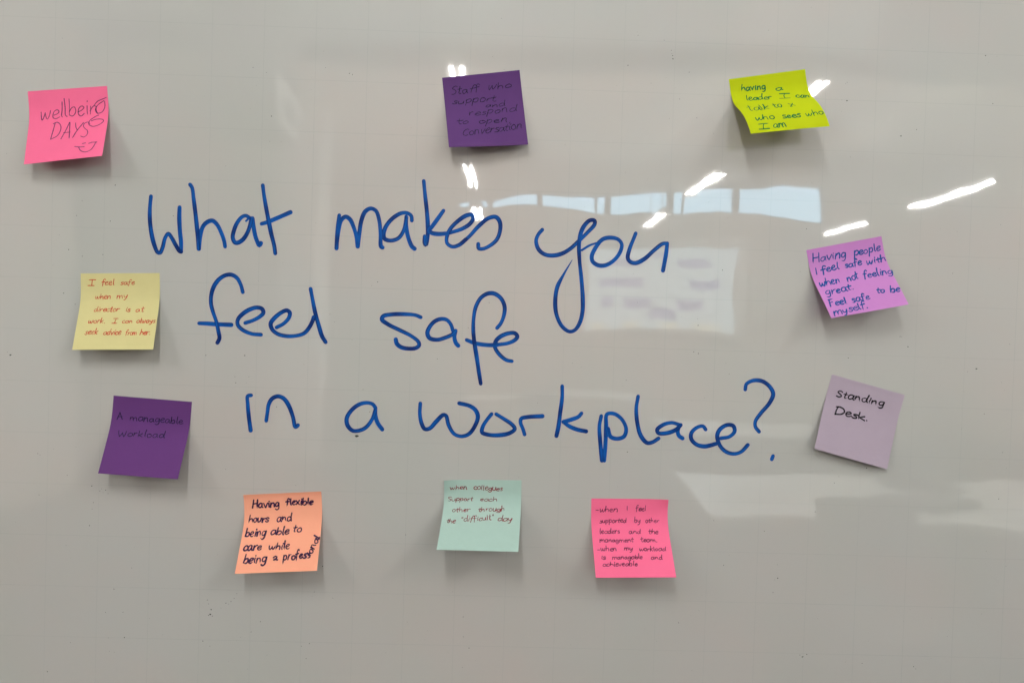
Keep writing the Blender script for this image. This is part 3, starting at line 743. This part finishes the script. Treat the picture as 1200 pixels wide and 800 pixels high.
# rows of twin-tube pendant lamps
lamps = [(x, y) for x in (-0.25, 2.12, 4.72) for y in (-1.10, -3.45, -6.20, -8.62)] + [(-2.62, -1.10)]  # the lone far left lamp is unseen, added to brighten the board
proto = None
for i, (x, y) in enumerate(lamps):
    zc = (H0 - 3.07) if y > -5.8 else (zl + (zr - zl) * (x - X0) / (X1 - X0) - 3.07)
    if x > 4 and -4 < y < -3:
        continue
    root = empty('pendant_lamp', (1.98, -3.6, 3.0) if (x, y) == (2.12, -3.45) else (x, y, 3.0))
    row = {-2.62: 'added unseen row at far left', -0.25: 'left row', 2.12: 'middle row', 4.72: 'right row'}[x]
    ys = {-1.10: 'nearest the board', -3.45: 'second from the board', -6.20: 'third from the board', -8.62: 'farthest from the board'}[y]
    tag(root, f'twin-tube lamp hanging in the {row}, {ys}', 'ceiling lamp', 'twin-tube lamps mirrored in the board')
    if proto is None:
        bm = bmesh.new()
        bm_box(bm, (-.016, -1.25, .020), (.016, -.0, .07), .004)
        hs = bpy.data.meshes.new('housing'); bm.to_mesh(hs); bm.free(); hs.materials.append(m_white)
        tb = []
        for sx in (-1, 1):
            bm = bmesh.new()
            bm_cyl(bm, (sx * .032, -1.22, 0), (sx * .032, -.03, 0), .0100, 8)
            me = bpy.data.meshes.new('tube'); bm.to_mesh(me); bm.free(); me.materials.append(m_tube); tb.append(me)
        ec = []
        for yy in (-1.235, -.015):
            bm = bmesh.new()
            bm_box(bm, (-.075, yy - .012, -.03), (.075, yy + .012, .034))
            me = bpy.data.meshes.new('end_cap'); bm.to_mesh(me); bm.free(); me.materials.append(m_white); ec.append(me)
        proto = (hs, tb, ec)
    for nm, me in (('housing', proto[0]), ('tube', proto[1][0]), ('tube', proto[1][1]), ('end_cap', proto[2][0]), ('end_cap', proto[2][1])):
        o = bpy.data.objects.new(nm, me); col.objects.link(o); o.parent = root
    for yy in (-1.05, -.2):
        bm = bmesh.new()
        bm_cyl(bm, (0, yy, .074), (0, yy, zc + .06), .006, 8)
        fin('hanger', bm, m_metal, root)

# a dark round lamp hanging in front of the windows
root = tag(empty('round_lamp', (2.55, -7.0, 3.02)), 'dark round shallow lamp hanging before the high windows', 'ceiling lamp')
bm = bmesh.new()
bm_cyl(bm, (0, 0, 0), (0, 0, .10), .30, 32, .20)
fin('shade', bm, m_grey, root, False)
bm = bmesh.new()
bm_cyl(bm, (0, 0, .10), (0, 0, 1.08), .012, 8)
fin('rod', bm, m_grey, root)

tag(boxes('ceiling_duct', [((2.9, -4.95, 3.50), (X1 - .05, -4.35, 3.90))], m_grey, bevel=.02), 'dark air duct under the ceiling, mirrored at top right', 'duct')
o = boxes('pillar', [((-.24, -.24, 0), (.24, .24, 3.7))], m_white, bevel=.015)
o.location = (-2.15, -7.4, 0)
tag(o, 'pale square pillar mirrored between the words What and makes', 'pillar')

# air-conditioning boxes hanging at the left
root = tag(empty('air_conditioner', (-1.87, -5.0, 2.9)), 'grey air conditioning box with a white side panel, mirrored above the word What', 'air conditioner')
boxes('case', [((-.30, -.35, 0), (.24, .35, .86))], m_grey, root, .01)
boxes('side_panel', [((.243, -.34, 0.02), (.262, .34, .36))], m_white, root)
boxes('grille', [((.264, -.12, .12), (.274, .12, .26))], m_grey, root)
boxes('bracket', [((-.03, -.03, .86), (.03, .03, 1.07))], m_grey, root)


def table(loc, w, d, rot, label):
    root = empty('table', loc)
    root.rotation_euler.z = rot
    tag(root, label, 'table', 'white tables mirrored in the board')
    boxes('tabletop', [((-w / 2, -d / 2, .72), (w / 2, d / 2, .75))], m_white, root, .004)
    for sx in (-1, 1):
        for sy in (-1, 1):
            bm = bmesh.new()
            bm_cyl(bm, (sx * (w / 2 - .08), sy * (d / 2 - .08), 0), (sx * (w / 2 - .08), sy * (d / 2 - .08), .72), .02, 10)
            fin('leg', bm, m_metal, root)
    return root


def paper(loc, rot, w, d, label, cat='paper', mat=None):
    o = boxes('paper_sheet' if cat == 'paper' else cat, [((-w / 2, -d / 2, 0), (w / 2, d / 2, .002 if cat == 'paper' else .03))], mat or m_white)
    o.location = loc
    o.rotation_euler.z = rot
    return tag(o, label, cat)


table((1.85, -2.72, 0), 1.75, 1.0, .10, 'white table nearest the board, mirrored below the question mark')
table((2.35, -5.3, 0), 1.9, .80, -.03, 'long white table behind the nearest one, mirrored beside the question mark')
table((0.75, -7.6, 0), 1.9, .80, .1, 'white table in the middle of the room, standing by itself')
paper((1.35, -2.75, .752), .3, .42, .30, 'large blank sheet lying on the nearest white table')
paper((2.0, -2.55, .752), -.2, .36, .26, 'dark folder lying on the nearest white table', 'folder', m_dark)


def chair(loc, rot, label):
    root = empty('chair', loc)
    root.rotation_euler.z = rot
    tag(root, label, 'chair', 'chairs mirrored in the board')
    boxes('seat', [((-.21, -.21, .44), (.21, .21, .465))], m_grey, root, .008)
    boxes('backrest', [((-.20, .20, .60), (.20, .225, .86))], m_grey, root, .008)
    for sx in (-1, 1):
        for sy, top in ((-1, .44), (1, .80)):
            bm = bmesh.new()
            bm_cyl(bm, (sx * .19, sy * .19, 0), (sx * .19, sy * .19, top), .012, 8)
            fin('leg', bm, m_metal, root)


chair((1.55, -1.95, 0), math.pi * .95, 'grey chair on the board side of the nearest white table')
chair((2.6, -3.75, 0), .2, 'grey chair between the two white tables at the right')
chair((0.5, -6.95, 0), 2.9, 'grey chair by the white table standing by itself')
root = tag(empty('laptop', (2.2, -2.95, .7505)), 'open dark laptop standing on the nearest white table', 'laptop')
root.rotation_euler.z = 3.3
boxes('base', [((-.17, -.12, 0), (.17, .12, .016))], m_dark, root, .003)
o = boxes('lid', [((-.17, 0, 0), (.17, .008, .23))], m_dark, root, .002)
o.location = (0, .12, .017)
o.rotation_euler.x = -.35

# ---------------------------------------------------------------- the whiteboard
board = tag(empty('whiteboard', (0, 0, BZ)), 'white enamel board with faint printed grid and blue handwritten question', 'whiteboard')
m_board = mat_whiteboard()
bm = bmesh.new()
bm_box(bm, (-.85, 0, -1.0), (1.15, .022, .42))
panel = fin('writing_surface', bm, m_board, board)
boxes('frame', [((-.875, -.012, .42), (1.175, .026, .445)), ((-.875, -.012, -1.025), (1.175, .026, -1.0)),
                ((-.875, -.012, -1.0), (-.85, .026, .42)), ((1.15, -.012, -1.0), (1.175, .026, .42))], m_metal, board)
boxes('pen_tray', [((-.4, -.075, -1.045), (.8, -.0125, -1.033)), ((-.4, -.079, -1.045), (.8, -.075, -1.02))], m_metal, board)


def on_board(x, y, h):
    return Vector((x / 1000, -h / 1000, y / 1000))


m_blue = mat_marker('blue_marker', (0.0012, 0.012, 0.105, 1), (0.003, 0.088, 0.38, 1))
for word, ch, strokes in BOARD_LETTERS:
    ss = []
    for w, pts in strokes:
        k, tin, tout = 1.0, 0, 0
        if w == 't':
            tout = 26
        elif w == 't.4':
            k, tin = .55, 0
            tout = 14
        elif w != '1':
            k = float(w)
        if w == 't' and len(pts) < 8:
            tout = 16
        ss.append((smooth_line(pts, 1.2), 4.0 * k, 0, tout))
    o = ink_mesh('marker_letter', ss, on_board, m_blue, board, lift0=.08, lift1=.10)
    o['label'] = f'blue letter {ch} of the word {word}' if ch != '?' else 'blue question mark'

# specks of dried marker and dirt, too many and small to be parts of their own
m_speck = plain('dried_marker', (0.02, 0.025, 0.022), 0.7, 0.3, 300.0)
rnd = random.Random(11)
V, Fc = [], []


def blob(x, y, r):
    n = 7
    a0 = rnd.uniform(0, 6)
    sq = rnd.uniform(.55, 1)
    b = len(V)
    V.append(on_board(x, y, .12 + r * .1))
    for i in range(n):
        a = a0 + i * 2 * math.pi / n
        q = r * rnd.uniform(.6, 1.15)
        V.append(on_board(x + math.cos(a) * q, y + math.sin(a) * q * sq, .03))
    for i in range(n):
        Fc.append((b, b + 1 + i, b + 1 + (i + 1) % n))


for x, y, r in SPECKS:
    blob(x, y, r * .62)
    if r >= 1.2:
        blob(x + r * .5, y + rnd.uniform(-.5, .5), r * .45)
for i in range(420):
    blob(rnd.uniform(-450, 570), rnd.uniform(-640, 50), rnd.choice((.14, .18, .22, .30)))
me = bpy.data.meshes.new('ink_specks')
me.from_pydata([tuple(v) for v in V], [], Fc)
o = link('ink_specks', me, m_speck, board)
o['kind'] = 'stuff'

# ---------------------------------------------------------------- the sticky notes
STYLE = {  # paper colour, pen colour, stroke width mm, slant, messiness, label
 'pink_top': ((0.98, 0.175, 0.35), (0.055, 0.012, 0.085, 1), .72, .04, .5, 'hot pink sticky note reading wellbeing DAYS with a smiley, at top left'),
 'purple_top': ((0.110, 0.044, 0.172), (0.010, 0.006, 0.045, 1), .72, .28, .9, 'dark purple sticky note with five lines of navy writing, beside the lamp reflections at top'),
 'lime': ((0.53, 0.62, 0.007), (0.001, 0.16, 0.035, 1), 1.1, .05, .7, 'lime green curled sticky note with green writing at upper right'),
 'violet': ((0.60, 0.25, 0.62), (0.003, 0.07, 0.30, 1), 1.28, .18, .55, 'violet sticky note with bold blue writing about having people, right of the word you'),
 'yellow': ((0.71, 0.65, 0.32), (0.58, 0.028, 0.014, 1), .72, .16, .5, 'pale yellow sticky note with red writing about the director'),
 'purple_low': ((0.120, 0.040, 0.175), (0.008, 0.004, 0.05, 1), .85, .04, .5, 'dark purple sticky note reading A manageable Workload, under the yellow note'),
 'orange': ((0.97, 0.42, 0.28), (0.025, 0.004, 0.05, 1), 1.45, .08, .6, 'salmon orange sticky note with bold dark writing about flexible hours'),
 'mint': ((0.41, 0.57, 0.52), (0.24, 0.014, 0.03, 1), .76, .08, .8, 'pale mint green sticky note with dark red writing about colleagues'),
 'pink_low': ((0.98, 0.175, 0.34), (0.12, 0.010, 0.05, 1), .74, .10, .7, 'hot pink sticky note with seven lines of small writing, below the word workplace'),
 'lilac': ((0.47, 0.39, 0.485), (0.004, 0.003, 0.008, 1), 1.4, .10, .7, 'pale lilac tilted sticky note reading Standing Desk in black'),
}
for name, (rgb, ink, sw, slant, messy, label) in STYLE.items():
    f = note_surface(NOTE_FIT[name])
    NU, NV = 14, 26
    rr = random.Random(name)
    ph = [rr.uniform(0, 6) for _ in range(4)]
    origin = f(38, 0)

    def surf(x, y, h=0.0, f=f, ph=ph, name=name):
        # a little unevenness of real paper, growing away from the glued band
        t = y / 76.0
        wob = max(0, t - .15) * (.35 * math.sin(x / 21 + ph[0]) + .25 * math.sin(y / 17 + x / 30 + ph[1]))
        if name == 'mint':      # its top left corner has come unstuck
            wob += 5.0 * max(0, 1 - (x / 22)) ** 2 * max(0, 1 - (y / 22)) ** 2
        if name == 'pink_low':
            wob += 3.0 * max(0, (x - 50) / 26) ** 2 * max(0, 1 - y / 16) ** 2
        if name == 'orange':
            wob += 1.2 * max(0, 1 - y / 7) ** 2
        return f(x, y, h + wob) - origin
    V, Fc = [], []
    for side in (0.0, -0.10):
        for j in range(NV + 1):
            for i in range(NU + 1):
                V.append(tuple(surf(76 * i / NU, 76 * j / NV, side)))
    n1 = (NU + 1) * (NV + 1)
    q = lambda i, j, s: s * n1 + j * (NU + 1) + i
    for j in range(NV):
        for i in range(NU):
            Fc.append((q(i, j, 0), q(i, j + 1, 0), q(i + 1, j + 1, 0), q(i + 1, j, 0)))
            Fc.append((q(i, j, 1), q(i + 1, j, 1), q(i + 1, j + 1, 1), q(i, j + 1, 1)))
    ring = [(i, 0) for i in range(NU)] + [(NU, j) for j in range(NV)] + [(i, NV) for i in range(NU, 0, -1)] + [(0, j) for j in range(NV, 0, -1)]
    r0 = len(V)
    for i, j in ring:          # the cut edge has its own vertices, so the sheet's shading stays flat up to it
        V.append(V[q(i, j, 0)])
        V.append(V[q(i, j, 1)])
    for a in range(len(ring)):
        b = (a + 1) % len(ring)
        Fc.append((r0 + 2 * a, r0 + 2 * b, r0 + 2 * b + 1, r0 + 2 * a + 1))
    me = bpy.data.meshes.new('sticky_note')
    me.from_pydata(V, [], Fc)
    for p in me.polygons[:2 * NU * NV]:
        p.use_smooth = True
    note = link('sticky_note', me, mat_paper('paper_' + name, rgb))
    note.location = origin
    tag(note, label, 'sticky note', 'sticky notes round the question')
    pen = mat_pen('pen_' + name, ink, .45 if sw < .8 else .22)
    for wd in NOTE_TEXT[name]:
        text, x0, y0, x1, y1, xh = wd
        y_up = xh
        ss = word_strokes(text, x0, y0, x1, y1, xh, rr, slant, sw, messy * 1.8)
        o = ink_mesh('written_word', ss, lambda x, y, h: surf(x, y, h), pen, note, lift0=.07, lift1=.03)
    for e in NOTE_EXTRA.get(name, []):
        ink_mesh('pen_stroke', [(smooth_line(e, .8), sw, 0, 0)], lambda x, y, h: surf(x, y, h), pen, note, lift0=.09, lift1=.03)
